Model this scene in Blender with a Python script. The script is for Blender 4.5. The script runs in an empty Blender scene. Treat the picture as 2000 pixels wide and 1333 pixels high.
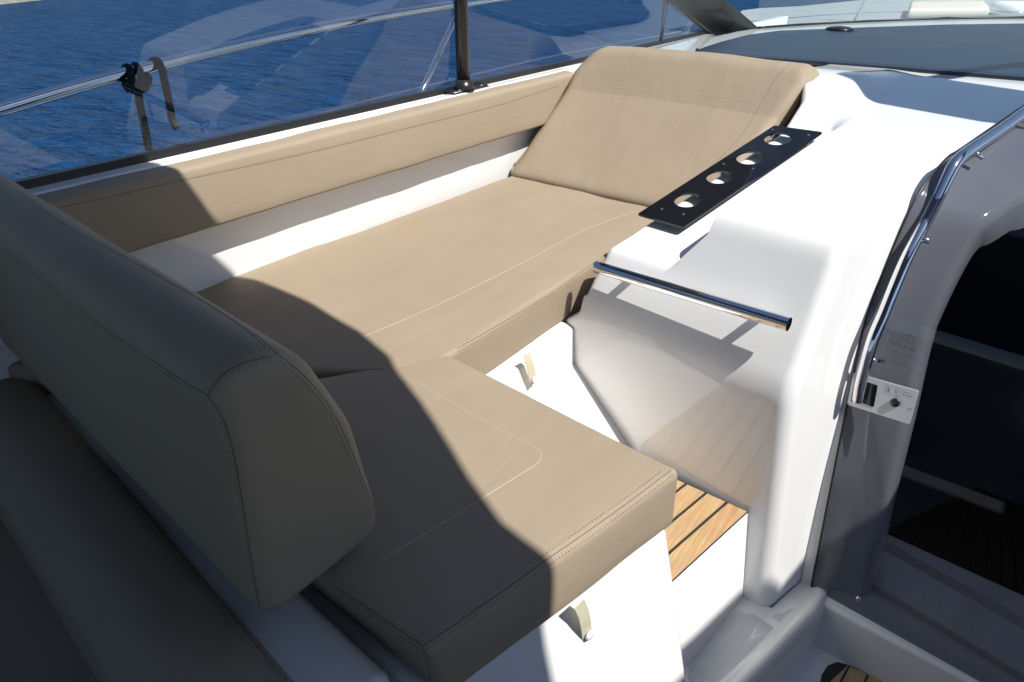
import bpy, bmesh, math, random
from mathutils import Vector, Matrix, noise
from mathutils.bvhtree import BVHTree
random.seed(7)
S = bpy.context.scene
R = math.radians
# ---------------------------------------------------------------- camera
FPX, PITCH, AZ = 1300.0, 30.8, 37.2
CAM = Vector((0, 0, 1.35))
_p, _a = R(PITCH), R(AZ)
_h = Vector((-math.sin(_a), math.cos(_a), 0))
FWD = Vector((_h.x*math.cos(_p), _h.y*math.cos(_p), -math.sin(_p)))
RGT = Vector((math.cos(_a), math.sin(_a), 0))
UP = Vector((_h.x*math.sin(_p), _h.y*math.sin(_p), math.cos(_p)))
cam = bpy.data.objects.new('camera', bpy.data.cameras.new('camera'))
S.collection.objects.link(cam)
cam.matrix_world = Matrix(((RGT.x, UP.x, -FWD.x, CAM.x), (RGT.y, UP.y, -FWD.y, CAM.y), (RGT.z, UP.z, -FWD.z, CAM.z), (0, 0, 0, 1)))
cam.data.sensor_width = 36; cam.data.lens = 36*FPX/2000
cam.data.clip_start = .02; cam.data.clip_end = 3000
S.camera = cam
# ---------------------------------------------------------------- world, sun, exposure
LDIR = Vector((-.55, 0.0, -.835)).normalized()
ELEV = math.asin(-LDIR.z)
w = bpy.data.worlds.new("World"); S.world = w; w.use_nodes = True
nt = w.node_tree; nt.nodes.clear()
sky = nt.nodes.new('ShaderNodeTexSky'); sky.sky_type = 'NISHITA'; sky.sun_disc = False
sky.sun_elevation = ELEV; sky.sun_rotation = R(90)
bg = nt.nodes.new('ShaderNodeBackground'); bg.inputs[1].default_value = .074
out = nt.nodes.new('ShaderNodeOutputWorld')
tint = nt.nodes.new('ShaderNodeMixRGB'); tint.blend_type = 'MULTIPLY'; tint.inputs[0].default_value = 1; tint.inputs[2].default_value = (.90, .985, 1.12, 1)
nt.links.new(sky.outputs[0], tint.inputs[1]); nt.links.new(tint.outputs[0], bg.inputs[0]); nt.links.new(bg.outputs[0], out.inputs[0])
sl = bpy.data.lights.new('sun', 'SUN'); sl.energy = 4.75; sl.angle = R(.6); sl.color = (1, .97, .925)
so = bpy.data.objects.new('sun', sl); S.collection.objects.link(so)
so.rotation_euler = (-LDIR).to_track_quat('Z', 'Y').to_euler()
S.view_settings.view_transform = 'Standard'; S.view_settings.look = 'None'
S.view_settings.exposure = 0.35; S.view_settings.gamma = 1

# ---------------------------------------------------------------- measuring helpers
def ray(x, y): return FWD + RGT*((x-1000)/FPX) + UP*((666.5-y)/FPX)
def atZ(x, y, z): d = ray(x, y); return CAM + d*((z-CAM.z)/d.z)
def atX(x, y, X): d = ray(x, y); return CAM + d*((X-CAM.x)/d.x)
def atY(x, y, Y): d = ray(x, y); return CAM + d*((Y-CAM.y)/d.y)
def onplane(x, y, p, n): d = ray(x, y); return CAM + d*((Vector(p)-CAM).dot(n)/d.dot(n))
def lerp(a, b, t): return a + (b-a)*t
def sst(t): t = max(0, min(1, t)); return t*t*(3-2*t)
def smin(a, b, k): h = max(k-abs(a-b), 0)/k; return min(a, b) - h*h*k*.25
def interp(tab, x):
    if x <= tab[0][0]: return tab[0][1]
    for (x0, y0), (x1, y1) in zip(tab, tab[1:]):
        if x <= x1: return lerp(y0, y1, (x-x0)/(x1-x0))
    return tab[-1][1]

# ---------------------------------------------------------------- materials
def mat(name, col, rough=.5, metal=0, spec=.5, coat=0, bump=0, bscale=300, var=0, vscale=4, bdist=.001):
    m = bpy.data.materials.new(name); m.use_nodes = True
    t = m.node_tree; b = t.nodes['Principled BSDF']
    b.inputs['Base Color'].default_value = (*col, 1); b.inputs['Roughness'].default_value = rough
    b.inputs['Metallic'].default_value = metal; b.inputs['Specular IOR Level'].default_value = spec
    b.inputs['Coat Weight'].default_value = coat; b.inputs['Coat Roughness'].default_value = .04
    tc = t.nodes.new('ShaderNodeTexCoord')
    if var:
        n = t.nodes.new('ShaderNodeTexNoise'); n.inputs['Scale'].default_value = vscale; n.inputs['Detail'].default_value = 6; n.inputs['Roughness'].default_value = .6
        r = t.nodes.new('ShaderNodeValToRGB'); r.color_ramp.elements[0].position = .3; r.color_ramp.elements[1].position = .7
        r.color_ramp.elements[0].color = (*[c*(1-var) for c in col], 1); r.color_ramp.elements[1].color = (*[min(1, c*(1+var)) for c in col], 1)
        t.links.new(tc.outputs['Object'], n.inputs['Vector']); t.links.new(n.outputs['Fac'], r.inputs['Fac']); t.links.new(r.outputs['Color'], b.inputs['Base Color'])
        r2 = t.nodes.new('ShaderNodeMapRange'); r2.inputs['To Min'].default_value = rough*.85; r2.inputs['To Max'].default_value = min(1, rough*1.2)
        t.links.new(n.outputs['Fac'], r2.inputs['Value']); t.links.new(r2.outputs[0], b.inputs['Roughness'])
    if bump:
        n = t.nodes.new('ShaderNodeTexNoise'); n.inputs['Scale'].default_value = bscale; n.inputs['Detail'].default_value = 3
        bp = t.nodes.new('ShaderNodeBump'); bp.inputs['Strength'].default_value = bump; bp.inputs['Distance'].default_value = bdist
        t.links.new(tc.outputs['Object'], n.inputs['Vector']); t.links.new(n.outputs['Fac'], bp.inputs['Height']); t.links.new(bp.outputs[0], b.inputs['Normal'])
    return m
def glassmat(name, tint, gloss=(1, 1, 1), ior=1.5, haze=0, hazecol=(.1, .12, .14)):
    m = bpy.data.materials.new(name); m.use_nodes = True; t = m.node_tree; t.nodes.clear()
    o = t.nodes.new('ShaderNodeOutputMaterial'); mx = t.nodes.new('ShaderNodeMixShader'); fr = t.nodes.new('ShaderNodeFresnel')
    tr = t.nodes.new('ShaderNodeBsdfTransparent'); gl = t.nodes.new('ShaderNodeBsdfGlossy')
    ge = t.nodes.new('ShaderNodeNewGeometry'); mr = t.nodes.new('ShaderNodeMapRange'); mr.inputs['To Min'].default_value = ior; mr.inputs['To Max'].default_value = 1/ior
    t.links.new(ge.outputs['Backfacing'], mr.inputs['Value']); t.links.new(mr.outputs[0], fr.inputs['IOR']); tr.inputs[0].default_value = (*tint, 1); gl.inputs[0].default_value = (*gloss, 1); gl.inputs['Roughness'].default_value = 0.0
    src = tr
    if haze:
        df = t.nodes.new('ShaderNodeBsdfDiffuse'); df.inputs[0].default_value = (*hazecol, 1)
        m2 = t.nodes.new('ShaderNodeMixShader'); m2.inputs[0].default_value = haze
        t.links.new(tr.outputs[0], m2.inputs[1]); t.links.new(df.outputs[0], m2.inputs[2]); src = m2
    t.links.new(fr.outputs[0], mx.inputs[0]); t.links.new(src.outputs[0], mx.inputs[1]); t.links.new(gl.outputs[0], mx.inputs[2]); t.links.new(mx.outputs[0], o.inputs[0])
    return m
M = {}
M['tan'] = mat('tan_vinyl', (.332, .266, .190), .58, spec=.24, bump=.35, bscale=420, var=.03, vscale=3.5, bdist=.0006)
_t = M['tan'].node_tree; _tc = _t.nodes.new('ShaderNodeTexCoord'); _mp = _t.nodes.new('ShaderNodeMapping'); _mp.inputs['Scale'].default_value = (11, 1.8, 6); _mp.inputs['Rotation'].default_value = (0, 0, R(6))
_n = _t.nodes.new('ShaderNodeTexNoise'); _n.inputs['Scale'].default_value = 1.0; _n.inputs['Detail'].default_value = 5; _n.inputs['Distortion'].default_value = .8
_b = _t.nodes.new('ShaderNodeBump'); _b.inputs['Strength'].default_value = .42; _b.inputs['Distance'].default_value = .008
_t.links.new(_tc.outputs['Object'], _mp.inputs[0]); _t.links.new(_mp.outputs[0], _n.inputs['Vector']); _t.links.new(_n.outputs['Fac'], _b.inputs['Height'])
_f = [n for n in _t.nodes if n.type == 'BUMP' and n != _b][0]; _t.links.new(_b.outputs[0], _f.inputs['Normal'])
M['tan_seam'] = mat('tan_thread_piping', (.42, .34, .245), .55, bump=.2, bscale=600)
M['groove'] = mat('seam_shadow_vinyl', (.17, .13, .09), .6)
M['thread'] = mat('cream_thread', (.47, .39, .29), .6)
M['gel'] = mat('white_gelcoat', (.84, .84, .825), .09, spec=.5, coat=.35, bump=.05, bscale=14, var=.012, vscale=2.5)
M['tread'] = mat('anti_slip_gelcoat', (.70, .71, .71), .45)
M['chrome'] = mat('polished_stainless', (.78, .78, .79), .06, metal=1, bump=.03, bscale=60)
M['black_gloss'] = mat('black_acrylic', (.008, .009, .012), .04, spec=.6)
M['black_metal'] = mat('black_anodised', (.018, .017, .017), .28, spec=.6)
M['rubber'] = mat('black_rubber', (.02, .02, .02), .6)
M['pillar'] = mat('black_fabric_pillar', (.018, .019, .019), .4, bump=.1, bscale=90)
M['dash'] = mat('matt_dark_dash', (.022, .033, .05), .32, spec=.5, var=.08, vscale=3)
M['snap'] = mat('white_plastic', (.82, .82, .80), .3)
M['web'] = mat('cream_webbing', (.62, .57, .42), .8, bump=.5, bscale=700)
M['latch'] = mat('silver_plate', (.72, .74, .75), .32, metal=.35, spec=.6)
M['ink'] = mat('grey_print', (.06, .06, .07), .5)
M['etch'] = mat('gold_brown_print', (.10, .075, .045), .5)
M['cream'] = mat('cream_vinyl', (.62, .57, .47), .6)
M['rope'] = mat('black_rope', (.004, .004, .005), .85, bump=.6, bscale=500)
M['rope_end'] = mat('brown_rope_end', (.06, .045, .04), .8)
M['deck'] = mat('grey_deck_paint', (.30, .34, .34), .5, bump=.2, bscale=60, var=.05)
M['liner'] = mat('grey_headliner', (.16, .16, .165), .8)
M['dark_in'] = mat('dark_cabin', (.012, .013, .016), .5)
M['stone'] = mat('quay_stone', (.32, .29, .22), .9, bump=.6, bscale=3, var=.3, vscale=2, bdist=.1)
M['hatch'] = mat('dark_deck_hatch', (.03, .05, .09), .15)
M['side_glass'] = glassmat('side_glass', (.84, .90, .94), ior=1.62)
M['screen_glass'] = glassmat('screen_glass', (.84, .91, .91), haze=.05, hazecol=(.6, .7, .7))
M['door_glass'] = glassmat('smoked_acrylic', (.38, .39, .425), ior=1.55)
M['seal'] = mat('frame_black', (.012, .012, .013), .35)
def teakmat():
    m = mat('teak', (.42, .25, .12), .55); t = m.node_tree; b = t.nodes['Principled BSDF']
    tc = t.nodes.new('ShaderNodeTexCoord'); mp = t.nodes.new('ShaderNodeMapping'); mp.inputs['Scale'].default_value = (240, 7, 30); mp.inputs['Rotation'].default_value = (0, 0, R(10))
    n = t.nodes.new('ShaderNodeTexNoise'); n.inputs['Scale'].default_value = 1; n.inputs['Detail'].default_value = 8; n.inputs['Roughness'].default_value = .65
    r = t.nodes.new('ShaderNodeValToRGB'); e = r.color_ramp.elements; e[0].position = .32; e[1].position = .68
    e[0].color = (.42, .25, .115, 1); e[1].color = (.66, .45, .25, 1)
    n2 = t.nodes.new('ShaderNodeTexNoise'); n2.inputs['Scale'].default_value = 14
    mx = t.nodes.new('ShaderNodeMixRGB'); mx.blend_type = 'MULTIPLY'; mx.inputs[0].default_value = .35
    t.links.new(tc.outputs['Object'], mp.inputs[0]); t.links.new(mp.outputs[0], n.inputs['Vector']); t.links.new(n.outputs['Fac'], r.inputs['Fac'])
    t.links.new(tc.outputs['Object'], n2.inputs['Vector']); t.links.new(r.outputs[0], mx.inputs[1]); t.links.new(n2.outputs['Color'], mx.inputs[2])
    t.links.new(mx.outputs[0], b.inputs['Base Color'])
    bp = t.nodes.new('ShaderNodeBump'); bp.inputs['Strength'].default_value = .4; bp.inputs['Distance'].default_value = .0008
    t.links.new(n.outputs['Fac'], bp.inputs['Height']); t.links.new(bp.outputs[0], b.inputs['Normal'])
    return m
M['teak'] = teakmat()
def watermat():
    m = mat('sea_water', (.012, .055, .15), .12, spec=.22); t = m.node_tree; b = t.nodes['Principled BSDF']
    tc = t.nodes.new('ShaderNodeTexCoord'); mp = t.nodes.new('ShaderNodeMapping'); mp.inputs['Rotation'].default_value = (0, 0, R(-37)); mp.inputs['Scale'].default_value = (.55, 1.6, 1)
    t.links.new(tc.outputs['Object'], mp.inputs[0])
    prev = None
    for sc, st, di in ((1.1, 1, .35), (3.2, 1, .16), (9, .8, .035)):
        n = t.nodes.new('ShaderNodeTexNoise'); n.inputs['Scale'].default_value = sc; n.inputs['Detail'].default_value = 4; n.inputs['Distortion'].default_value = .6
        bp = t.nodes.new('ShaderNodeBump'); bp.inputs['Strength'].default_value = st; bp.inputs['Distance'].default_value = di
        t.links.new(mp.outputs[0], n.inputs['Vector']); t.links.new(n.outputs['Fac'], bp.inputs['Height'])
        if prev: t.links.new(prev.outputs[0], bp.inputs['Normal'])
        prev = bp
    t.links.new(prev.outputs[0], b.inputs['Normal'])
    n = t.nodes.new('ShaderNodeTexNoise'); n.inputs['Scale'].default_value = 1.6; n.inputs['Detail'].default_value = 5
    r = t.nodes.new('ShaderNodeValToRGB'); e = r.color_ramp.elements; e[0].position = .4; e[1].position = .62
    e[0].color = (.003, .027, .088, 1); e[1].color = (.008, .050, .132, 1)
    t.links.new(mp.outputs[0], n.inputs['Vector']); t.links.new(n.outputs['Fac'], r.inputs['Fac'])
    t.nodes.remove(b); df = t.nodes.new('ShaderNodeBsdfDiffuse'); gl = t.nodes.new('ShaderNodeBsdfGlossy'); fr = t.nodes.new('ShaderNodeFresnel'); mx = t.nodes.new('ShaderNodeMixShader')
    fr.inputs['IOR'].default_value = 1.33; gl.inputs[0].default_value = (.26, .44, .72, 1); gl.inputs['Roughness'].default_value = .12
    for q in (df, gl, fr): t.links.new(prev.outputs[0], q.inputs['Normal'])
    t.links.new(r.outputs[0], df.inputs[0]); t.links.new(fr.outputs[0], mx.inputs[0]); t.links.new(df.outputs[0], mx.inputs[1]); t.links.new(gl.outputs[0], mx.inputs[2])
    t.links.new(mx.outputs[0], t.nodes['Material Output'].inputs[0])
    return m
M['water'] = watermat()

# ---------------------------------------------------------------- object helpers
def link(name, me, m, parent=None, smooth=True):
    o = bpy.data.objects.new(name, me); S.collection.objects.link(o)
    if m: me.materials.append(m)
    if smooth: me.polygons.foreach_set('use_smooth', [True]*len(me.polygons))
    if parent: o.parent = parent
    me.update(); return o
def mesh(name, V, F, m, parent=None, smooth=True, recalc=True):
    me = bpy.data.meshes.new(name); me.from_pydata([tuple(v) for v in V], [], F)
    if recalc:
        bm = bmesh.new(); bm.from_mesh(me); bmesh.ops.remove_doubles(bm, verts=bm.verts, dist=1e-6); bmesh.ops.recalc_face_normals(bm, faces=bm.faces); bm.to_mesh(me); bm.free()
    return link(name, me, m, parent, smooth)
def bevel(o, wd, seg=4, ang=25):
    b = o.modifiers.new('bevel', 'BEVEL'); b.width = wd; b.segments = seg; b.limit_method = 'ANGLE'; b.angle_limit = R(ang)
    b.harden_normals = False
    wn = o.modifiers.new('wn', 'WEIGHTED_NORMAL'); wn.keep_sharp = False
    return o
def thing(name, label, cat, group=None, loc=(0, 0, 0)):
    o = bpy.data.objects.new(name, None); S.collection.objects.link(o); o['label'] = label; o['category'] = cat
    if group: o['group'] = group
    return o
def tag(o, label, cat, group=None):
    o['label'] = label; o['category'] = cat
    if group: o['group'] = group
    return o
class MB:
    def __init__(s): s.V = []; s.F = []
    def add(s, V, F):
        k = len(s.V); s.V += [Vector(v) for v in V]; s.F += [tuple(i+k for i in f) for f in F]
    def hexa(s, c): s.add(c, [(0, 3, 2, 1), (4, 5, 6, 7), (0, 1, 5, 4), (1, 2, 6, 5), (2, 3, 7, 6), (3, 0, 4, 7)])
    def box(s, a, b):
        (x0, y0, z0), (x1, y1, z1) = a, b
        s.hexa([(x0, y0, z0), (x1, y0, z0), (x1, y1, z0), (x0, y1, z0), (x0, y0, z1), (x1, y0, z1), (x1, y1, z1), (x0, y1, z1)])
    def tube(s, P, r, n=12, cap=True, rf=None, round_end=False):
        P = [Vector(p) for p in P]
        t0 = (P[1]-P[0]).normalized(); u = t0.orthogonal().normalized(); V = []; rings = len(P)
        for i, p in enumerate(P):
            t = (P[min(i+1, rings-1)]-P[max(i-1, 0)]).normalized()
            u = (u - t*u.dot(t)).normalized(); v = t.cross(u); rr = rf(i/(rings-1))*r if rf else r
            V += [p + (u*math.cos(a)+v*math.sin(a))*rr for a in [2*math.pi*k/n for k in range(n)]]
        F = [(i*n+k, i*n+(k+1) % n, (i+1)*n+(k+1) % n, (i+1)*n+k) for i in range(rings-1) for k in range(n)]
        if cap: F += [tuple(range(n))[::-1], tuple((rings-1)*n+k for k in range(n))]
        s.add(V, F)
    def build(s, name, m, parent=None, smooth=True): return mesh(name, s.V, s.F, m, parent, smooth)
def spline(P, n=8, closed=False):
    P = [Vector(p) for p in P]; out = []
    m = len(P)
    for i in range(m-1 if not closed else m):
        p0 = P[i-1] if (i > 0 or closed) else P[0]*2-P[1]; p1 = P[i]; p2 = P[(i+1) % m]
        p3 = P[(i+2) % m] if (i+2 < m or closed) else P[-1]*2-P[-2]
        for k in range(n):
            t = k/n; out.append(.5*((2*p1)+(p2-p0)*t+(2*p0-5*p1+4*p2-p3)*t*t+(3*p1-p0-3*p2+p3)*t**3))
    if not closed: out.append(P[-1])
    return out
def resample(P, step):
    L = [0]
    for a, b in zip(P, P[1:]): L.append(L[-1]+(b-a).length)
    n = max(2, int(L[-1]/step)); out = []; j = 0
    for i in range(n+1):
        d = L[-1]*i/n
        while j < len(L)-2 and L[j+1] < d: j += 1
        out.append(P[j].lerp(P[j+1], (d-L[j])/max(1e-9, L[j+1]-L[j])))
    return out
def rbox(name, c, r, m, parent=None, puff=0, wrinkle=.0015, seed=0, N=26, topsag=0, side=0):
    """rounded soft box through 8 corners c (bottom ring then top ring); puff lifts the broad faces, wrinkle roughens them"""
    c = [Vector(v) for v in c]
    Lx = ((c[1]-c[0]).length+(c[5]-c[4]).length)/2; Ly = ((c[3]-c[0]).length+(c[7]-c[4]).length)/2; Lz = ((c[4]-c[0]).length+(c[6]-c[2]).length)/2
    if not isinstance(r, tuple): r = (r, r)      # bottom radius, top radius
    def lines(L, ra, rb):
        a = [ra*(1-math.cos(math.pi/2*k/6)) for k in range(6)]
        b = [L-rb*(1-math.cos(math.pi/2*k/6)) for k in range(6)][::-1]
        n = max(3, int(N*L/max(Lx, Ly, Lz))); return a+[ra+(L-ra-rb)*k/n for k in range(n+1)]+b
    rm = max(r); X = lines(Lx, rm, rm); Y = lines(Ly, rm, rm); Zs = lines(Lz, r[0], r[1])
    idx = {}; V = []
    def vid(i, j, k):
        key = (i, j, k)
        if key in idx: return idx[key]
        x, y, z = X[i], Y[j], Zs[k]
        rr = lerp(r[0], r[1], sst(z/Lz))
        qx = min(max(x, rr), Lx-rr); qy = min(max(y, rr), Ly-rr); qz = min(max(z, rr), Lz-rr)
        d = Vector((x-qx, y-qy, z-qz)); p = Vector((qx, qy, qz))
        nn = d.normalized() if d.length > 1e-9 else Vector((0, 0, 0))
        p = p+nn*rr if d.length > 1e-9 else Vector((x, y, z))
        u, v, t = p.x/Lx, p.y/Ly, p.z/Lz
        q = (c[0]*(1-u)*(1-v)+c[1]*u*(1-v)+c[2]*u*v+c[3]*(1-u)*v)*(1-t)+(c[4]*(1-u)*(1-v)+c[5]*u*(1-v)+c[6]*u*v+c[7]*(1-u)*v)*t
        # outward normal in world
        ex = (c[1]-c[0]).normalized(); ey = (c[3]-c[0]).normalized(); ez = (c[4]-c[0]).normalized()
        wn = ex*nn.x+ey*nn.y+ez*nn.z
        f = lambda s: max(0, 4*s*(1-s))**.5
        q += ez*(puff*f(u)*f(v)*(1 if t > .5 else -.3)*abs(2*t-1))
        q += ex*(side*f(v)*f(t)*(2*u-1)*abs(2*u-1)) + ey*(side*f(u)*f(t)*(2*v-1)*abs(2*v-1))
        if wrinkle:
            s1 = noise.noise(q*5+Vector((seed, 0, 0)))*wrinkle*1.6+noise.noise(q*16+Vector((0, seed, 0)))*wrinkle*.6
            q += (wn if wn.length > 1e-6 else ez)*s1
        idx[key] = len(V); V.append(q); return idx[key]
    F = []; a, b, k2 = len(X)-1, len(Y)-1, len(Zs)-1
    for i in range(a):
        for j in range(b):
            F.append((vid(i, j, 0), vid(i, j+1, 0), vid(i+1, j+1, 0), vid(i+1, j, 0))); F.append((vid(i, j, k2), vid(i+1, j, k2), vid(i+1, j+1, k2), vid(i, j+1, k2)))
    for i in range(a):
        for k in range(k2):
            F.append((vid(i, 0, k), vid(i+1, 0, k), vid(i+1, 0, k+1), vid(i, 0, k+1))); F.append((vid(i, b, k), vid(i, b, k+1), vid(i+1, b, k+1), vid(i+1, b, k)))
    for j in range(b):
        for k in range(k2):
            F.append((vid(0, j, k), vid(0, j, k+1), vid(0, j+1, k+1), vid(0, j+1, k))); F.append((vid(a, j, k), vid(a, j+1, k), vid(a, j+1, k+1), vid(a, j, k+1)))
    return mesh(name, V, F, m, parent)
def face_to(o, p):
    me = o.data; me.update()
    if sum((Vector(p)-f.center).dot(f.normal)*f.area for f in me.polygons) < 0: me.flip_normals()
    return o
def bvh(o):
    me = o.data; return BVHTree.FromPolygons([v.co.copy() for v in me.vertices], [tuple(p.vertices) for p in me.polygons])
def hit(t, x, y):
    loc, n, i, d = t.ray_cast(CAM, ray(x, y).normalized())
    if loc is None: return None, None
    if n.dot(loc-CAM) > 0: n = -n
    return loc, n
def surfpath(t, px, step=6):
    P = spline([Vector((a, b, 0)) for a, b in px], 10) if len(px) > 2 else [Vector((*px[0], 0)), Vector((*px[1], 0))]
    P = resample(P, step); out = []
    for p in P:
        l, n = hit(t, p.x, p.y)
        if l is not None: out.append((l, n))
    return out
def seam(t, px, parent, r=.0022, mb=None, st=None, offs=(.006,), gr=None):
    """welt + rows of stitches that follow the surface of a cushion"""
    pts = surfpath(t, px)
    if len(pts) < 3: return
    if mb is not None: mb.tube([l-n*r*.45 for l, n in pts], r*.85, 6)
    if gr is not None: gr.tube([l+((pts[min(i+1, len(pts)-1)][0]-pts[max(i-1, 0)][0]).normalized().cross(n))*r*1.3-n*r*.45 for i, (l, n) in enumerate(pts)], r*.8, 5)
    if st is not None:
        L = resample([l for l, n in pts], .0035)
        for o in offs:
            for i in range(0, len(L)-2, 2):
                a = L[i]; b = L[i+1]; tn = (b-a)
                if tn.length < 1e-6: continue
                near = min(pts, key=lambda q: (q[0]-a).length_squared); n = near[1]; sd = tn.normalized().cross(n)*o
                st.tube([a+sd+n*.0003, b+sd+n*.0002], .00075, 4)

# ================================================================= SETTING
def structure(o): o['kind'] = 'structure'; return o
WZ = -1.1
structure(mesh('water', [(-900, -900, WZ), (900, -900, WZ), (900, 900, WZ), (-900, 900, WZ)], [(0, 1, 2, 3)], M['water'], smooth=False))
q0, q1 = atZ(-60, 16, WZ), atZ(86, 0, WZ)
qd = (q1-q0).normalized(); qn = Vector((-qd.y, qd.x, 0)); q0 -= qd*25; q1 += qd*140
mb = MB(); mb.hexa([q0, q1, q1+qn*40, q0+qn*40] + [v+Vector((0, 0, 1.6)) for v in (q0+qn*.6, q1+qn*.6, q1+qn*40, q0+qn*40)])
tag(mb.build('stone_quay', M['stone'], smooth=False), 'pale stone quay edge across the water, top left corner', 'quay')

# ================================================================= BOAT MOULDING
boat = thing('boat_hull', 'white gelcoat motor boat moulding with steps, lockers and hardtop', 'boat')
# --- starboard side plane of the console
FA, FB, FC = Vector((-.172, 1.465, -.32)), Vector((-.108, 1.7, -.32)), Vector((-.256, 1.617, .746))
FN = (FB-FA).cross(FC-FA).normalized()
if FN.x < 0: FN = -FN
def xs(y, z): return FA.x - (FN.y*(y-FA.y)+FN.z*(z-FA.z))/FN.x
def rampz(y): return smin(.745+.168*(y-1.62), .85+.04*(y-2.4), .03)
def capz(y): return .925-.03*sst((y-2.9)/.5)
SL = (.745-.405)/(1.62-1.465)
def mainz(y): return smin(.405+SL*(y-1.465), rampz(y), .045)
def padz(y):
    return smin(smin(.405+SL*(y-1.465), .60+(y-1.585)*.27, .02), capz(y), .03) if y < 2.38 else smin(.60+.795*.27+(y-2.38)*.25, capz(y), .04)
def unshear(p): return p
RN = Vector((0, -.168, 1)).normalized()
edge = []
for px in ((1388, 422), (1440, 388), (1500, 350), (1560, 300), (1607, 262), (1632, 243)):
    p = onplane(*px, (0, 1.62, .745), RN); edge.append((p.y-(-.257-p.x)*.08, p.x))
for px, zz in (((1307, 485), .65), ):
    p = atZ(*px, zz); edge.insert(0, (p.y-(-.257-p.x)*.08, p.x))
edge.insert(0, (1.465, edge[0][1]-.07))
edge = sorted(edge)
edge = [e for e in edge if e[0] < 2.5]
edge = [e for e in edge if e[0] < 2.36]+[(2.60, -.46), (3.7, -.41)]
def xe(y): return interp(edge, y)
rows = []   # (y, z, inward dir (y,z), kind)
for k in range(15): rows.append((1.465, lerp(-.33, .36, k/14), 0))
for k in range(1, 9):
    t = k/8; y = (1-t)**2*1.465+2*t*(1-t)*1.465+t*t*1.4855; z = (1-t)**2*.36+2*t*(1-t)*.405+t*t*.45
    rows.append((y, z, 0 if k < 8 else 1))
y = 1.4855
while y < 3.62:
    y += .004 if y < 1.66 else (.012 if y < 2.8 else .03); rows.append((y, None, 1))
V = []; ncol = None; PR = .016; RF = .034; XP = -.895
stb = []; prt = []
def xport(y): return interp([(1.465, -.905), (1.51, -.885), (1.54, -.868), (1.60, -.85), (1.66, -.836), (1.8, -.80), (2.35, -.66), (2.6, -.68), (2.8, -.74), (2.95, -.80), (3.6, -.80)], y)
for (y, z, k) in rows:
    hf = z is None
    m0 = mainz(y) if hf else z
    # inward direction of the profile (turns from +y on the vertical panel to -z on the ramp)
    dy = .002
    if hf: sl_ = (mainz(y+dy)-mainz(y-dy))/(2*dy); iv = Vector((0, sl_, -1)).normalized()
    else: iv = Vector((0, 1, 0)) if z < .37 else Vector((0, 1, -(z-.36)/.09*.42)).normalized()
    xr = xs(y, m0); e = xe(y); wd = lerp(.006, .14, sst((y-2.28)/.36)) if hf else .02
    row = []; XP = xport(y)
    if not hf: XP = lerp(-.955, -.905, sst((z-.35)/.06))
    def zat(x):
        if not hf: return m0
        t = sst((x-(e-wd))/wd); return lerp(padz(y), m0, t)
    def P(x, zz): return Vector((x, y+(-.257-x)*.08*sst((1.0 if y < 2.2 else (3.2-y))), zz))
    zp = zat(XP)
    for a in range(6, -1, -1):        # port rounding
        an = math.pi/2*a/6; row.append(P(XP+PR-PR*math.sin(an), zp)+iv*(PR*(1-math.cos(an))))
    xa = e-wd
    for i in range(1, 17): x = lerp(XP+PR, xa, i/16); row.append(P(x, zat(x)))
    for i in range(1, 9): x = lerp(xa, e, i/8); row.append(P(x, zat(x)))
    for i in range(1, 25): x = lerp(e, xr-RF, i/24); row.append(P(x, zat(x)))
    for a in range(1, 9):
        an = math.pi/2*a/8; q = P(xr-RF+RF*math.sin(an), m0)+iv*(RF*(1-math.cos(an))); q.x += (xs(q.y, q.z)-xr)*math.sin(an); row.append(q)
    ncol = len(row); V += row; stb.append(row[-1]); prt.append(row[0])
F = [(i*ncol+j, i*ncol+j+1, (i+1)*ncol+j+1, (i+1)*ncol+j) for i in range(len(rows)-1) for j in range(ncol-1)]
console = mesh('console_moulding', V, F, M['gel'], boat)
def sideface(name, pts, low, off=0):
    V = list(pts)+low; return mesh(name, V, [tuple(range(len(V)))], M['gel'], boat, smooth=False)
low = [Vector((xs(3.3, -.33), 3.3, -.33)), Vector((xs(1.49, -.33), 1.49, -.33))]
sideface('console_side', [p for p in stb if p.y < 2.06], [Vector((xs(2.05, -.33), 2.05, -.33))])
pk = [p for p in prt if p.z > .37]
V = pk+[Vector((p.x-.002, p.y, .30)) for p in pk]
mesh('console_side', V, [(i, i+1, i+1+len(pk), i+len(pk)) for i in range(len(pk)-1)], M['gel'], boat)
cons_t = bvh(console)
console.data.set_sharp_from_angle(angle=R(32))

# --- lounge locker base with sloping toe
mb = MB()
def ext(profile, y0, y1, sh=(0, 0)):
    n = len(profile); V = [Vector((x, y0, z)) for x, z in profile]+[Vector((x, y1, z)) for x, z in profile]
    F = [(i, (i+1) % n, (i+1) % n+n, i+n) for i in range(n)]+[tuple(range(n))[::-1], tuple(range(n, 2*n))]
    return V, F
mb.add(*ext([(-1.80, .355), (-.945, .355), (-.915, .345), (-.905, .22), (-.66, -.004), (-.66, -.33), (-1.80, -.33)], .96, 1.52))
bevel(mb.build('lounge_locker', M['gel'], boat, smooth=True), .008, 3)
mb = MB(); mb.box((-1.80, 1.53, -.3), (-.955, 2.9, .352)); mb.build('lounge_locker', M['gel'], boat, smooth=False)
# --- near seat base (flared inboard side)
mb = MB()
c = [(-1.8, .40, -.33), (-.315, .36, -.33), (-.150, .935, -.33), (-1.8, .935, -.33), (-1.8, .40, .362), (-.475, .395, .362), (-.322, .935, .362), (-1.8, .935, .362)]
mb.hexa(c); bevel(mb.build('seat_locker', M['gel'], boat), .015, 4)
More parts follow.
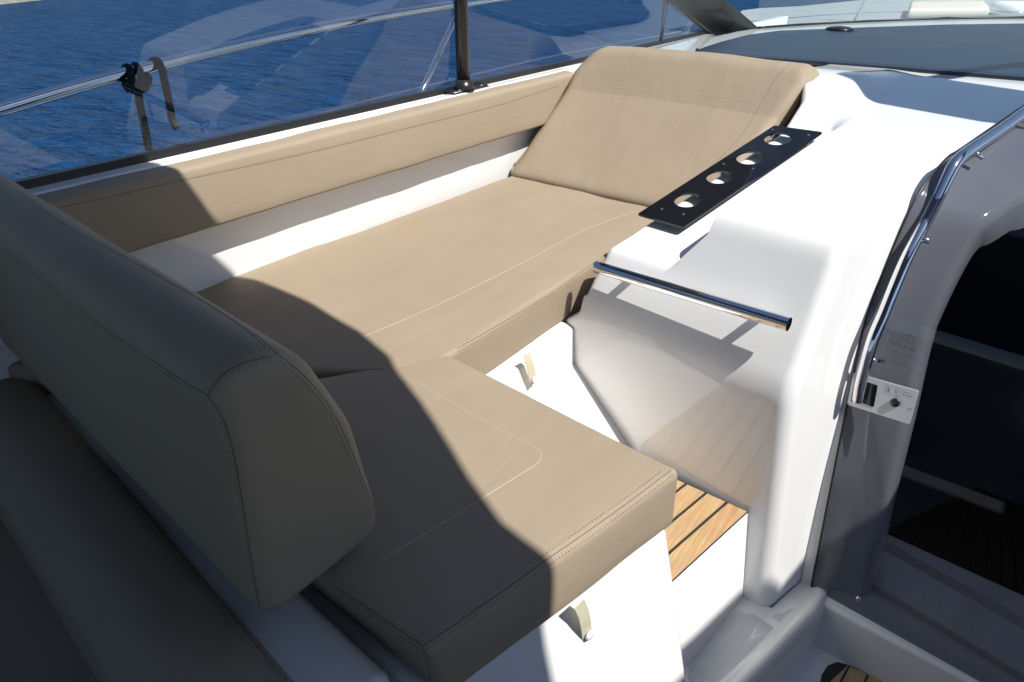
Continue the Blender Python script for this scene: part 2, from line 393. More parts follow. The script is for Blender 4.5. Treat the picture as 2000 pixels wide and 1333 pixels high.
# --- aft ledge beside the near seat
mb = MB(); mb.hexa([(-1.9, .20, -.3), (-.50, .20, -.3), (-.47, .372, -.3), (-1.9, .45, -.3), (-1.9, .22, .42), (-.535, .20, .42), (-.50, .368, .42), (-1.9, .45, .42)])
bevel(mb.build('seat_ledge', M['gel'], boat), .02, 5)
# --- step box below the teak
mb = MB()
mb.hexa([(-.9, .60, -.33), (-.352, .60, -.33), (-.245, 1.463, -.33), (-.9, 1.463, -.33), (-.9, .60, -.004), (-.452, .60, -.004), (-.288, 1.463, -.004), (-.9, 1.463, -.004)])
bevel(mb.build('step_riser', M['gel'], boat), .004, 3)
# --- tread with a raised rim, then the drop to the cockpit sole
TZ = -.32
rim_px = [(1612, 1128), (1618, 1150), (1600, 1192), (1570, 1225), (1535, 1262), (1500, 1300), (1462, 1338), (1400, 1400), (1330, 1470)]
rim = spline([atZ(a, b, TZ) for a, b in rim_px], 5)
V = []; nr = len(rim)
prof = [(-.075, 0), (-.055, .0), (-.040, .004), (-.030, .012), (-.018, .016), (-.006, .013), (.004, .0), (.010, -.03), (.018, -.2)]
for i, p in enumerate(rim):
    t = (rim[min(i+1, nr-1)]-rim[max(i-1, 0)]).normalized(); n = Vector((-t.y, t.x, 0))
    if n.x < 0: n = -n
    for a, b in prof: V.append(p+n*(a-.0)+Vector((0, 0, b)))
k = len(prof)
F = [(i*k+j, i*k+j+1, (i+1)*k+j+1, (i+1)*k+j) for i in range(nr-1) for j in range(k-1)]
inner = [V[i*k] for i in range(nr)]
mesh('step_rim', V, F, M['gel'], boat)
poly = [Vector((-.6, 1.47, TZ)), Vector((-.165, 1.475, TZ)), Vector((-.10, 1.72, TZ))]+inner+[Vector((-.6, inner[-1].y, TZ))]
mesh('step_tread', poly, [tuple(range(len(poly)))], M['gel'], boat, smooth=False)
# anti slip ribs on the tread
rt = MB()
def inpoly(P, x, y):
    c = False
    for i in range(len(P)):
        a, b = P[i], P[i-1]
        if (a[1] > y) != (b[1] > y) and x < (b[0]-a[0])*(y-a[1])/(b[1]-a[1])+a[0]: c = not c
    return c
zone = [(1440, 1192), (1345, 1262), (1340, 1400), (1420, 1400), (1478, 1310), (1522, 1262), (1531, 1236), (1478, 1200)]
zone2 = [(1500, 1203), (1560, 1185), (1578, 1200), (1535, 1232)]
for zn in (zone, zone2):
    ZP = [(atZ(a, b, TZ).x, atZ(a, b, TZ).y) for a, b in zn]
    u = Vector((.20, 1, 0)).normalized(); v = Vector((1, -.20, 0)).normalized(); s = -.6
    while s < .4:
        o = Vector((0, 1.2, 0))+v*s; run = []; t = -.5
        while t < .7:
            p = o+u*t
            if inpoly(ZP, p.x, p.y): run.append(p)
            t += .01
        if len(run) > 1: rt.tube([Vector((run[0].x, run[0].y, TZ+.0002)), Vector((run[-1].x, run[-1].y, TZ-.0004))], .0015, 6)
        s += .0052
rt.build('anti_slip_ribs', M['tread'], boat)
# --- sill shelf below the door and the well in front of it
mb = MB()
s0, s1 = atZ(1611, 1181, TZ), atZ(1898, 1334, TZ)
sd = (s1-s0).normalized(); sn = Vector((-sd.y, sd.x, 0))
if sn.y < 0: sn = -sn
wid = .02
s0 -= sd*.05; s1 = s0+sd*1.1
a = [s0, s1, s1+sn*(wid+.4), s0+sn*(wid+.4)]
mb.hexa([v-Vector((0, 0, .27))-sn*(.03 if i < 2 else 0) for i, v in enumerate(a)]+[v-Vector((0, 0, .0)) for v in a])
bevel(mb.build('door_sill', M['gel'], boat), .012, 4)
FZ = -.48
mb = MB(); mb.box((-.6, -2.2, FZ-.05), (1.8, 1.7, FZ)); mb.build('cockpit_floor', M['gel'], boat, smooth=False)
# cove panel on the step side, warmer beige recess
cz = [atZ(a, b, -.42) for a, b in ((1560, 1262), (1572, 1280), (1540, 1333), (1470, 1420), (1440, 1440), (1500, 1345))]
# --- coaming and port wall
mb = MB()
mb.add(*ext([(-1.80, .862), (-1.755, .862), (-1.75, .85), (-1.757, .70), (-1.742, .45), (-1.80, .30)], -1.2, 3.1))
bevel(mb.build('side_coaming', M['gel'], boat), .006, 3)
mb = MB(); mb.add(*ext([(-1.7951, .30), (-1.7951, .8615), (-1.86, .8615), (-1.86, .55), (-2.16, .50), (-2.2, .30), (-2.1, -1.0), (-1.9, -1.4), (-1.8, -1.4)], -2.2, 6.0))
bevel(mb.build('side_deck', M['gel'], boat), .01, 3)
# --- forward dash moulding (white surround)
DZ = .875
far = [atZ(a, b, DZ) for a, b in ((1392, 74), (1440, 62), (1485, 55), (1560, 50), (1700, 43), (1850, 38), (2000, 36), (2150, 36))]
nearl = [atZ(a, b, DZ) for a, b in ((2150, 160), (2000, 150), (1700, 123), (1560, 112), (1360, 101), (1280, 97))]
pl = [Vector((-1.79, 2.75, .864))]+[Vector((-1.79, 4.42, .864))]+far+[Vector((1.7, far[-1].y, DZ)), Vector((1.7, nearl[0].y, DZ))]+nearl
n = len(pl); V = pl+[v-Vector((0, 0, .045)) for v in pl]
mesh('dash_surround', V, [tuple(range(n)), tuple(range(n, 2*n))[::-1]]+[(i, (i+1) % n, (i+1) % n+n, i+n) for i in range(n)], M['gel'], boat, smooth=False)
mb = MB(); mb.box((-1.79, 3.63, -.3), (1.7, 3.68, .86)); mb.build('bulkhead', M['gel'], boat, smooth=False)
mb = MB(); mb.box((-1.79, 3.0, .2), (-.75, 3.62, .861)); mb.build('backrest_housing', M['gel'], boat, smooth=False)
# --- foredeck
V = []; 
dk = [atZ(a, b, .8) for a, b in ((1436, 30), (1446, 20), (1480, 16), (1560, 12), (1640, 4), (1700, -2), (1850, -6), (2100, -8))]
fd = [(-1.9, 4.2, .8)]+[tuple(v) for v in dk]+[(1.9, 8.0, .8), (2.0, 4.2, .8)]
fd_ = [(-1.9, 4.2, .80), (-1.75, 5.5, .83), (-1.1, 7.5, .80), (-.3, 8.9, .78), (.4, 9.4, .76), (1.1, 8.9, .76), (1.9, 6, .80), (2.0, 4.2, .8)]
n = len(fd); V = [Vector(p) for p in fd]+[Vector((p[0], p[1], -1.3)) for p in fd]
bevel(mesh('foredeck', V, [tuple(range(n)), tuple(range(n, 2*n))[::-1]]+[(i, (i+1) % n, (i+1) % n+n, i+n) for i in range(n)], M['deck'], boat), .03, 4)
# --- unseen hardtop read from its shadow; opening cut to it, outline widened for shade
def flat(name, outer, holes, z0, th, m, parent, T=None, bev=0):
    cu = bpy.data.curves.new(name, 'CURVE'); cu.dimensions = '2D'; cu.fill_mode = 'BOTH'; cu.extrude = th/2; cu.bevel_depth = bev
    for lp in [outer]+holes:
        sp = cu.splines.new('POLY'); sp.points.add(len(lp)-1); sp.use_cyclic_u = True
        for i, (a, b) in enumerate(lp): sp.points[i].co = (a, b, 0, 1)
    ob = bpy.data.objects.new('tmp', cu); S.collection.objects.link(ob)
    bpy.context.view_layer.update()
    me = bpy.data.meshes.new_from_object(ob.evaluated_get(bpy.context.evaluated_depsgraph_get()))
    bpy.data.objects.remove(ob); me.name = name
    if T is None: T = Matrix.Translation((0, 0, z0+th/2))
    me.transform(T); me.materials.clear()
    return link(name, me, m, parent, smooth=False)
HZ = 2.1
def up(p): k = (HZ-p.z)/(-LDIR.z); q = p-LDIR*k; return (q.x, q.y)
hole = [(-1.25, .80), (-.95, .81), (-.84, .83), (-.75, .875), (-.68, .935), (-.60, .955), (-.373, .957), (-.143, .935), (.0, .90), (.083, .857), (.19, .81), (.302, .754), (.43, .69), (.546, .643), (.65, .631), (.80, .618), (.95, .615), (1.10, .68), (1.16, .80), (1.19, .95), (1.27, 1.2), (1.34, 1.46), (1.42, 1.52), (1.415, 2.0), (1.415, 2.58), (1.35, 2.655)]
NHOLE = len(hole)
ro = [(-1.72, -3.5), (2.9, -3.5), (2.9, 3.2), (.74, 3.22), (.26, 3.36), (.14, 2.92), (.32, 2.77), (.71, 2.66)]+hole[::-1]+[(-1.25, 3.45), (-1.72, 3.45)]
flat('hardtop', ro, [], HZ, .03, M['liner'], boat)
for sx in (1,):
    mb = MB(); mb.tube([(1.72, 3.3, 2.1), (1.75, 4.6, .9)], .04, 10); mb.build('roof_post', M['gel'], boat)
mb = MB(); mb.box((1.75, -2.2, -1.2), (2.1, 6, .80)); bevel(mb.build('side_deck', M['gel'], boat), .03, 3)
mb = MB(); mb.box((-1.8, -2.3, -1.2), (1.8, -2.2, .7)); mb.build('transom', M['gel'], boat, smooth=False)

# ================================================================= TEAK STEP
teak = thing('teak_step', 'slatted teak step panel with black caulking beside the tan seat', 'step', 'teak panels')
e0 = Vector((-.290, 1.462, 0)); ed = Vector((-.343+.288, 1.17-1.465, 0)).normalized(); en = Vector((ed.y, -ed.x, 0))
if en.x > 0: en = -en
mb = MB(); L = .88
def strip(a, b, z0, z1, y1=1.460):
    # board between inboard offsets a..b, from the forward wall aft
    p = []
    for o, t in ((a, 0), (a, L), (b, L), (b, 0)):
        q = e0+en*o+ed*t
        if t == 0: q = q-ed*((q.y-y1)/ed.y)
        p.append(q)
    return [v+Vector((0, 0, z0)) for v in p]+[v+Vector((0, 0, z1)) for v in p]
mb.hexa(strip(0.0, .37, -.003, .004, 1.461)); mb.build('caulking', M['rubber'], teak, smooth=False)
o = .001; first = True
while o < .35:
    mb = MB(); wdt = .052; mb.hexa(strip(o, o+wdt, .001, .0065, 1.456)); mb.build('plank', M['teak'], teak, smooth=False); o += wdt+.0085
# cockpit floor teak corner
tk2 = thing('teak_floor', 'rounded corner of a teak floor panel in the shaded well', 'floor panel', 'teak panels')
cp = [(1600, 1345), (1605, 1318), (1617, 1300), (1636, 1293), (1660, 1300), (1750, 1340), (1900, 1420), (2100, 1560), (1700, 1700), (1450, 1600)]
ring = [atZ(a, b, FZ+.003) for a, b in cp[:8]]+[Vector((1.45, .55, FZ+.003)), Vector((1.45, -1.9, FZ+.003)), Vector((-.12, -1.9, FZ+.003)), Vector((-.12, .9, FZ+.003))]
mesh('caulking', ring, [tuple(range(len(ring)))], M['rubber'], tk2, smooth=False)
cen = sum(ring, Vector())/len(ring)
RP = [(v.x, v.y) for v in [cen+(r_-cen)*.995 for r_ in ring]]
u = Vector((.10, 1, 0)).normalized(); v_ = Vector((1, -.10, 0)).normalized(); s = -1.2
while s < 1.3:
    mbp = MB(); o0 = cen+v_*s
    def span(o):
        r_ = [t/200 for t in range(-500, 500) if inpoly(RP, (o+u*(t/200)).x, (o+u*(t/200)).y)]
        return (r_[0], r_[-1]) if len(r_) > 3 else None
    a, b = span(o0), span(o0+v_*.045)
    if a and b:
        q = [o0+u*a[0], o0+v_*.045+u*b[0], o0+v_*.045+u*b[1], o0+u*a[1]]
        for k in q: k.z = FZ+.004
        mbp.hexa(q+[k+Vector((0, 0, .004)) for k in q]); mbp.build('plank', M['teak'], tk2, smooth=False)
    s += .051

# ================================================================= CUSHIONS
def seams_for(o, T, paths, grooves=(), st_off=(.006,)):
    mb, st, gr = MB(), MB(), MB()
    for p in paths: seam(T, p, T, mb=mb, st=st, offs=st_off)
    for p in grooves: seam(T, p, T, r=.0016, mb=gr)
    if mb.V: mb.build('seam_piping', M['tan_seam'], o)
    if st.V: st.build('stitching', M['thread'], o)
    if gr.V: gr.build('seam_groove', M['groove'], o)
# lounge seat cushion
lo = thing('lounge_cushion', 'long sunlit tan seat cushion running forward to the reclined backrest', 'cushion', 'tan vinyl cushions')
z0, z1 = .352, .497
lc = rbox('pad', [(-1.775, .30, z0), (-.955, .905, z0), (-.955, 2.25, z0), (-1.70, 2.33, z0), (-1.785, .30, z1), (-.945, .905, z1), (-.950, 2.25, z1), (-1.70, 2.33, z1)], (.02, .016), M['tan'], lo, puff=.012, wrinkle=.0028, seed=3, N=70, side=.006)
# near seat cushion
ns = thing('near_seat_cushion', 'thick tan seat cushion projecting towards the steps, half in shadow', 'cushion', 'tan vinyl cushions')
p_in = atZ(890, 690, z1); 
c4 = [(-1.35, .40), (-.447, .392), (-.325, .955), (-.952, .99)]
nc = rbox('pad', [(-1.35, .43, .362), (-.437, .412, .362), (-.318, .950, .362), (-.945, .985, .362), (-1.35, .395, .495), (-.449, .387, .495), (-.326, .958, .495), (-.950, 1.0, .495)], (.014, .017), M['tan'], ns, puff=.010, wrinkle=.0018, seed=9, N=46, side=.006)
# backrest bolster at the forward end of the lounge
bk = thing('reclined_backrest', 'sunlit reclined tan backrest with a rolled top at the forward end', 'cushion', 'tan vinyl cushions')
# port side long cushion
sc = thing('side_cushion', 'long narrow tan back cushion under the side window', 'cushion', 'tan vinyl cushions')
pc = rbox('pad', [(-1.757, .20, .70), (-1.680, .20, .692), (-1.680, 2.45, .668), (-1.757, 2.52, .68), (-1.757, .20, .862), (-1.692, .20, .858), (-1.692, 2.70, .856), (-1.757, 2.72, .862)], (.02, .018), M['tan'], sc, puff=0, wrinkle=.002, seed=1, N=80, side=.006)
# aft backrest (large, shaded)
ab = thing('bolster', 'big shaded tan backrest bolster in the near left foreground', 'cushion', 'tan vinyl cushions')
def loft(name, prof, x0, x1, r, m, parent, xf=None, ends=(1, 1), nx=40, wr=.002, seed=0):
    """extrude a closed (y,z) profile along x with rounded ends"""
    n = len(prof); cy = sum(p[0] for p in prof)/n; cz_ = sum(p[1] for p in prof)/n
    st = []
    K = 7
    for k in range(K): a = math.pi/2*(1-k/K); st.append((x0+r*(1-math.sin(a))*ends[0] if ends[0] else x0, r*(1-math.cos(a))*ends[0]))
    for k in range(nx+1): st.append((lerp(x0+r*ends[0], x1-r*ends[1], k/nx), 0))
    for k in range(1, K+1): a = math.pi/2*k/K; st.append((x1-r*(1-math.sin(a))*ends[1], r*(1-math.cos(a))*ends[1]))
    V = []
    nrm = []
    for i in range(n):
        a = Vector(prof[i-1]); b = Vector(prof[(i+1) % n]); t = (b-a).normalized(); q = Vector((t.y, -t.x))
        if q.dot(Vector(prof[i])-Vector((cy, cz_))) < 0: q = -q
        nrm.append(q)
    for x, ins in st:
        for i in range(n):
            yy, zz = Vector(prof[i])-nrm[i]*ins
            p = Vector((x, yy, zz))
            if xf: p = xf(p)
            p += Vector((0, nrm[i].x, nrm[i].y))*(noise.noise(p*5+Vector((seed, 0, 0)))*wr*1.5+noise.noise(p*15)*wr*.5)
            V.append(p)
    F = [(i*n+k, i*n+(k+1) % n, (i+1)*n+(k+1) % n, (i+1)*n+k) for i in range(len(st)-1) for k in range(n)]
    # end caps as concentric rings
    for base, sgn in ((0, -1), ((len(st)-1)*n, 1)):
        ring0 = list(range(base, base+n)); c0 = sum((V[i] for i in ring0), Vector())/n
        prev = ring0
        for s_ in (.93, .82, .68, .5, .3, .12):
            cur = []
            for i in ring0: cur.append(len(V)); V.append(c0+(V[i]-c0)*s_+Vector((sgn*.0008*(1-s_*s_), 0, 0)))
            F += [(prev[k], prev[(k+1) % n], cur[(k+1) % n], cur[k]) for k in range(n)]; prev = cur
        F.append(tuple(prev))
    return mesh(name, V, F, m, parent)
def roundpoly(P, rad, seg=6, sub=5):
    out = []; n = len(P)
    for i in range(n):
        p0, p1, p2 = Vector(P[i-1]), Vector(P[i]), Vector(P[(i+1) % n]); r = rad[i]
        a = (p0-p1).normalized(); b = (p2-p1).normalized(); ang = a.angle(b); d = min(r/math.tan(ang/2), (p0-p1).length*.48, (p2-p1).length*.48)
        s_, e_ = p1+a*d, p1+b*d
        for k in range(seg+1): t = k/seg; out.append(s_*(1-t)**2+p1*2*t*(1-t)+e_*t*t)
        nx_ = Vector(P[(i+1) % n]); 
    # subdivide long edges
    res = []
    for i, p in enumerate(out):
        q = out[(i+1) % len(out)]; k = max(1, int((q-p).length/.02)); res += [tuple(p.lerp(q, j/k)) for j in range(k)]
    return res
prb = roundpoly([(2.205, .503), (2.63, .795), (2.71, .875), (2.79, .948), (2.90, .955), (2.985, .87), (2.36, .41)], [.035, .03, .10, .10, .08, .06, .03])
def xf_bk(p):
    t = max(0, min(1, (p.z-.5)/.47)); u = (p.x+1.72)/1.02
    lft = -1.725+.05*sst((p.z-.84)/.13); rgt = lerp(-.83, -.672, t)-.03*sst((p.z-.90)/.06)
    return Vector((lerp(lft, rgt, u), p.y+.03*u*0, p.z+.012*math.sin(math.pi*max(0, min(1, u)))*t))
bc = loft('pad', prb, -1.72, -.70, .06, M['tan'], bk, xf=xf_bk, seed=5, nx=60, wr=.0022)
pr = roundpoly([(.262, .515), (.500, .518), (.452, .78), (.385, .925), (.330, .962), (.262, .945)], [.055, .055, .25, .12, .08, .05])
def xf_ab(p): return p+Vector(((p.z-.52)*.10, -(p.x+.6)*.07, 0))
ac = loft('pad', pr, -2.1, -.640, .030, M['tan'], ab, xf=xf_ab, seed=4, nx=50)
# second dark cushion
a2 = thing('aft_facing_cushion', 'dark shaded cushion top behind the bolster, lower left corner', 'cushion', 'tan vinyl cushions')
pr2 = roundpoly([(.072, .10), (.255, .16), (.275, .38), (.262, .462), (.16, .478), (.088, .44)], [.04, .04, .1, .045, .1, .045])
def xf2(p): return p+Vector((0, -(p.x+.6)*.09, 0))
a2c = loft('pad', pr2, -2.2, -.46, .03, M['tan'], a2, xf=xf2, seed=12, nx=40)
a3 = thing('aft_bench_cushion', 'almost black shaded bench cushion in the extreme bottom left corner', 'cushion', 'tan vinyl cushions')
rbox('pad', [(-2.0, -.6, .0), (-.45, -.6, .0), (-.45, .10, .0), (-2.0, .24, .0), (-2.0, -.6, .26), (-.45, -.6, .26), (-.45, .10, .26), (-2.0, .24, .26)], .03, M['tan'], a3, wrinkle=.002, N=20)
TL, TN, TB, TP, TA, T2 = bvh(lc), bvh(nc), bvh(bc), bvh(pc), bvh(ac), bvh(a2c)
seams_for(lo, TL, [[(1243, 412), (1200, 427), (1143, 449), (1075, 484), (1006, 521), (845, 600), (712, 657), (686, 671), (686, 681), (702, 691), (733, 705), (751, 717), (762, 731)]], st_off=())
# front welt of the lounge with double stitching
st, mb, gr = MB(), MB(), MB()
seam(TL, [(893, 681), (985, 628), (1080, 572), (1150, 520), (1195, 490)], lo, r=.0018, mb=gr, st=st, offs=(.007, -.007))
st.build('stitching', M['thread'], lo); gr.build('seam_groove', M['groove'], lo)
seams_for(ns, TN, [[(783, 738), (810, 745), (850, 768), (950, 825), (1035, 868), (1053, 880), (1056, 893), (1046, 908), (1020, 924), (950, 968), (850, 1030), (760, 1085), (735, 1100)]], st_off=())
st, gr = MB(), MB()
seam(TN, [(826, 1262), (900, 1212), (1000, 1142), (1070, 1092), (1150, 1037), (1240, 972), (1325, 908)], ns, r=.0018, mb=gr, st=st, offs=(.009, -.009, .004))
seam(TN, [(826, 1262), (790, 1238), (720, 1190), (660, 1150)], ns, r=.0016, mb=gr, st=st, offs=(.008, -.008))
seam(TN, [(826, 1266), (834, 1290), (842, 1330)], ns, r=.0016, mb=gr, st=st, offs=(.008, -.008))
st.build('stitching', M['thread'], ns); gr.build('seam_groove', M['groove'], ns)
seams_for(bk, TB, [[(1112, 164), (1180, 170), (1280, 179), (1400, 189), (1440, 195), (1480, 207)]], st_off=())
st, gr = MB(), MB()
seam(TB, [(1543, 125), (1522, 145), (1505, 170), (1484, 207), (1465, 240), (1435, 280), (1400, 315), (1340, 365)], bk, r=.002, mb=gr, st=st, offs=(.008, -.008))
st.build('stitching', M['thread'], bk); gr.build('seam_groove', M['groove'], bk)
st, gr = MB(), MB()
seam(TP, [(100, 410), (220, 384), (330, 358), (480, 326), (640, 290), (800, 250), (960, 210), (1050, 182), (1092, 168)], sc, r=.0017, mb=gr, st=st, offs=(-.006,))
st.build('stitching', M['thread'], sc); gr.build('seam_groove', M['groove'], sc)
st, gr = MB(), MB()
for pth in ([(405, 772), (425, 800), (440, 830), (455, 880), (470, 960), (485, 1060), (500, 1150), (508, 1190)], [(10, 488), (110, 570), (240, 665), (350, 740), (405, 772)],
            [(405, 772), (430, 738), (470, 712), (530, 695)], [(40, 375), (130, 440), (260, 510), (400, 590), (500, 655), (540, 690), (600, 740), (650, 805), (690, 890), (730, 990), (748, 1030)]):
    seam(TA, pth, ab, r=.0016, mb=gr, st=st, offs=(.006,))
st.build('stitching', M['thread'], ab); gr.build('seam_groove', M['groove'], ab)
st, gr = MB(), MB()
seam(T2, [(200, 900), (290, 1010), (400, 1140), (500, 1260), (560, 1330)], a2, r=.0016, mb=gr, st=st, offs=(.006,))
st.build('stitching', M['thread'], a2); gr.build('seam_groove', M['groove'], a2)
# snap straps below the cushions
def strap(px, X, label, lean):
    t = thing('snap_strap', label, 'strap', 'snap straps under the seat cushions')
    P = [atX(*p, X) for p in px]
    n = Vector((1, -.1, 0)).normalized(); mb = MB()
    V = []
    for i, p in enumerate(P):
        off = n*(.004+.004*math.sin(i/(len(P)-1)*math.pi)); wv = Vector((.12, 1, 0)).normalized()*.0135
        V += [p+off-wv, p+off+wv, p+off+wv+n*.0022, p+off-wv+n*.0022]
    F = []
    for i in range(len(P)-1):
        for k in range(4): F.append((i*4+k, i*4+(k+1) % 4, i*4+4+(k+1) % 4, i*4+4+k))
    F += [(0, 1, 2, 3), tuple(len(V)-4+k for k in (3, 2, 1, 0))]
    mesh('webbing', V, F, M['web'], t, smooth=False)
    c = P[-1].lerp(P[-2], .75)+n*.013; mb.tube([c-n*.002, c+n*.003, c+n*.0055], .0095, 20, rf=lambda s: (1 if s < .6 else .7)); mb.build('snap_button', M['snap'], t)
strap([(1026, 690), (1028, 703), (1032, 718), (1036, 735), (1040, 748)], -.900, 'cream webbing strap with white snap under the long lounge cushion', 0)
p_x = -.395
strap([(1126, 1176), (1132, 1192), (1135, 1208), (1139, 1228), (1142, 1246)], -.368, 'cream webbing strap with white snap under the near seat cushion', 0)

# ================================================================= CONSOLE FITTINGS
bar = thing('grab_bar', 'polished stainless grab bar on two posts across the white console', 'handrail')
bl, br = atY(1163, 521, 1.535), atY(1541, 634, 1.486)
d = (br-bl).normalized(); mb = MB()
mb.tube([bl, bl+d*.004]+[bl.lerp(br, t/20) for t in range(1, 20)]+[br], .0172, 28, cap=False, rf=lambda s: .93 if s == 0 else 1)
mb.tube([br, bl+d*.02], .0150, 28, cap=False); mb.build('tube', M['chrome'], bar)
mb = MB(); mb.tube([bl+d*.001, bl+d*.003], .0158, 28); mb.build('end_plug', M['chrome'], bar)
mb = MB(); mb.tube([br-d*.03, br-d*.027], .0149, 24); mb.build('bore_shade', M['rubber'], bar)  # black disc inside the open tube end stands for its inner shade
for t in (.19, .86):
    p = bl.lerp(br, t); n = Vector((0, .91, -.41)); mb = MB()
    loc, nn, _, dist = cons_t.ray_cast(p, n)
    if loc is None: loc = p+n*.07
    mb.tube([p, loc+n*.002], .0118, 18); mb.build('post', M['chrome'], bar)
    mb = MB(); mb.tube([loc-n*.003, loc+n*.001], .0155, 20); mb.build('foot_ring', M['chrome'], bar)
rack = thing('cup_holder_rack', 'glossy black rack plate with four round cup holes on the console', 'cup holder')
k0, k1, k3, k2 = atZ(1245, 420, .655), atZ(1335, 445, .655), atZ(1512, 247, .827), atZ(1607, 260, .827)
ex = (k1-k0); ey = ((k3-k0)+(k2-k1))/2; W, Lg = ex.length, ey.length; exn, eyn = ex.normalized(), ey.normalized(); nn = exn.cross(eyn).normalized()
T = Matrix(((exn.x, eyn.x, nn.x, k0.x), (exn.y, eyn.y, nn.y, k0.y), (exn.z, eyn.z, nn.z, k0.z), (0, 0, 0, 1)))
Gm = T.inverted()
def pl2(x, y): q = onplane(x, y, k0, nn); a = Gm @ q; return a.x, a.y
kk = [pl2(1245, 420), pl2(1335, 446), pl2(1607, 260), pl2(1512, 247)]
# circles must be true circles in the (non orthogonal) frame: use world directions instead
e1 = (exn).copy(); e2 = nn.cross(e1).normalized()
T2m = Matrix(((e1.x, e2.x, nn.x, k0.x), (e1.y, e2.y, nn.y, k0.y), (e1.z, e2.z, nn.z, k0.z), (0, 0, 0, 1))); G2 = T2m.inverted()
def pl3(x, y): a = G2 @ onplane(x, y, k0, nn); return (a.x, a.y)
outer = roundpoly([pl3(1245, 420), pl3(1335, 446), pl3(1607, 260), pl3(1512, 247)], [.006]*4)
holes = []; hcen = []
for (a, b), rr in (((1343, 393), .039), ((1405, 348), .039), ((1465, 310), .042), ((1519, 273), .042)):
    cx_, cy_ = pl3(a, b); hcen.append((cx_, cy_)); holes.append([(cx_+rr*math.cos(t*math.pi/24), cy_+rr*math.sin(t*math.pi/24)) for t in range(48)])
flat('plate', outer, holes, 0, .006, M['black_gloss'], rack, T=T2m)
for a, b in ((1293, 411), (1335, 421), (1413, 323), (1470, 332), (1509, 256), (1579, 266)):
    x_, y_ = pl3(a, b); mb = MB(); q = T2m @ Vector((x_, y_, .003)); mb.tube([q, q+nn*.0015], .0035, 12); mb.build('screw', M['chrome'], rack)
    loc, n_, _, _ = cons_t.ray_cast(q, Vector((0, 0, -1)))
    if loc is not None:
        mb = MB(); mb.tube([q-nn*.005, Vector((q.x, q.y, loc.z-.002))], .007, 14); mb.build('post', M['chrome'], rack)

# ================================================================= COMPANIONWAY DOOR
door = thing('companionway_door', 'smoked acrylic companionway door with latch plate and curved steel rail', 'door')
gp = [atY(1575, 1190, 1.612), atY(1590, 1110, 1.628), atY(1622, 945, 1.668), atY(1656, 776, 1.722)]+[Vector(p) for p in ((-.183, 1.761, .458), (-.187, 1.777, .527), (-.185, 1.841, .664), (-.175, 1.93, .80), (-.150, 2.06, .868), (-.128, 2.146, .883), (-.032, 2.525, .946), (.05, 2.9, .99))]
gs = resample(spline(gp, 10), .03)
E1 = Vector((1, -.09, 0)).normalized(); DW = 1.0
NX = 10
V = [p+E1*(.004+DW*k/NX) for p in gs for k in range(NX+1)]
F = [(i*(NX+1)+k, i*(NX+1)+k+1, (i+1)*(NX+1)+k+1, (i+1)*(NX+1)+k) for i in range(len(gs)-1) for k in range(NX)]
glass = face_to(mesh('glass_panel', V, F, M['door_glass'], door), (0, 0, 1.35))
TG = bvh(glass)
mb = MB(); mb.tube([p+E1*.002 for p in gs], .003, 8); mb.build('edge_seal', M['seal'], door)
# rail
RO = Vector((.045, 0, 0))
rp = [onplane(a, b, FA+RO, FN) for a, b in ((1674, 783), (1679, 755), (1688, 720), (1705, 663), (1728, 608), (1752, 548), (1777, 492), (1820, 412), (1852, 345), (1866, 320), (1888, 299), (1955, 254), (2010, 214), (2070, 170))]
rail = spline(rp, 6)
mb = MB(); mb.tube(rail, .0155, 24); mb.build('grab_rail', M['chrome'], door)
for a, b in ((1700, 700), (1797, 470), (1893, 296), (1990, 230)):
    p = min(rail, key=lambda q: (q-onplane(a, b, FA+RO, FN)).length)
    loc, n_, _, dd = TG.find_nearest(p+E1*.03)
    mb = MB(); mb.tube([p, loc], .0075, 14); mb.build('standoff', M['chrome'], door)
# latch plate
gc, gn = hit(TG, 1740, 785)
o_ = onplane(1656, 789, gc, gn); xn_ = (onplane(1778, 828, gc, gn)-o_).normalized()
if gn.dot(CAM-o_) < 0: gn = -gn
yn_ = gn.cross(xn_)
TL2 = Matrix(((xn_.x, yn_.x, gn.x, o_.x), (xn_.y, yn_.y, gn.y, o_.y), (xn_.z, yn_.z, gn.z, o_.z), (0, 0, 0, 1)))
def lp(x, y): q = onplane(x, y, o_, gn); a = TL2.inverted() @ q; return Vector((a.x, a.y))
def shiftT(d): return TL2 @ Matrix.Translation((0, 0, d))
corner = [lp(1656, 789), lp(1778, 828), lp(1796, 763), lp(1668, 727)]
latch = flat('latch_plate', roundpoly(corner, [.006]*4), [], 0, .004, M['latch'], door, T=shiftT(.006))
flat('latch_recess', roundpoly([lp(1681, 784), lp(1708, 794), lp(1716, 752), lp(1690, 743)], [.003]*4), [], 0, .001, M['black_gloss'], latch, T=shiftT(.0087))
ck = lp(1750, 785); q = TL2 @ Vector((ck.x, ck.y, .008)); mb = MB(); mb.tube([q, q+gn*.004, q+gn*.0055], .0115, 28, rf=lambda s: 1 if s < .7 else .85); lk = mb.build('lock', M['black_metal'], latch)
flat('keyhole', [(ck.x-.001, ck.y-.004), (ck.x+.001, ck.y-.004), (ck.x+.001, ck.y+.004), (ck.x-.001, ck.y+.004)], [], 0, .0004, M['rubber'], latch, T=shiftT(.0139))
sp_ = lp(1781, 795); q = TL2 @ Vector((sp_.x, sp_.y, .008)); mb = MB(); mb.tube([q, q+gn*.001], .0032, 14); mb.build('screw', M['chrome'], latch)
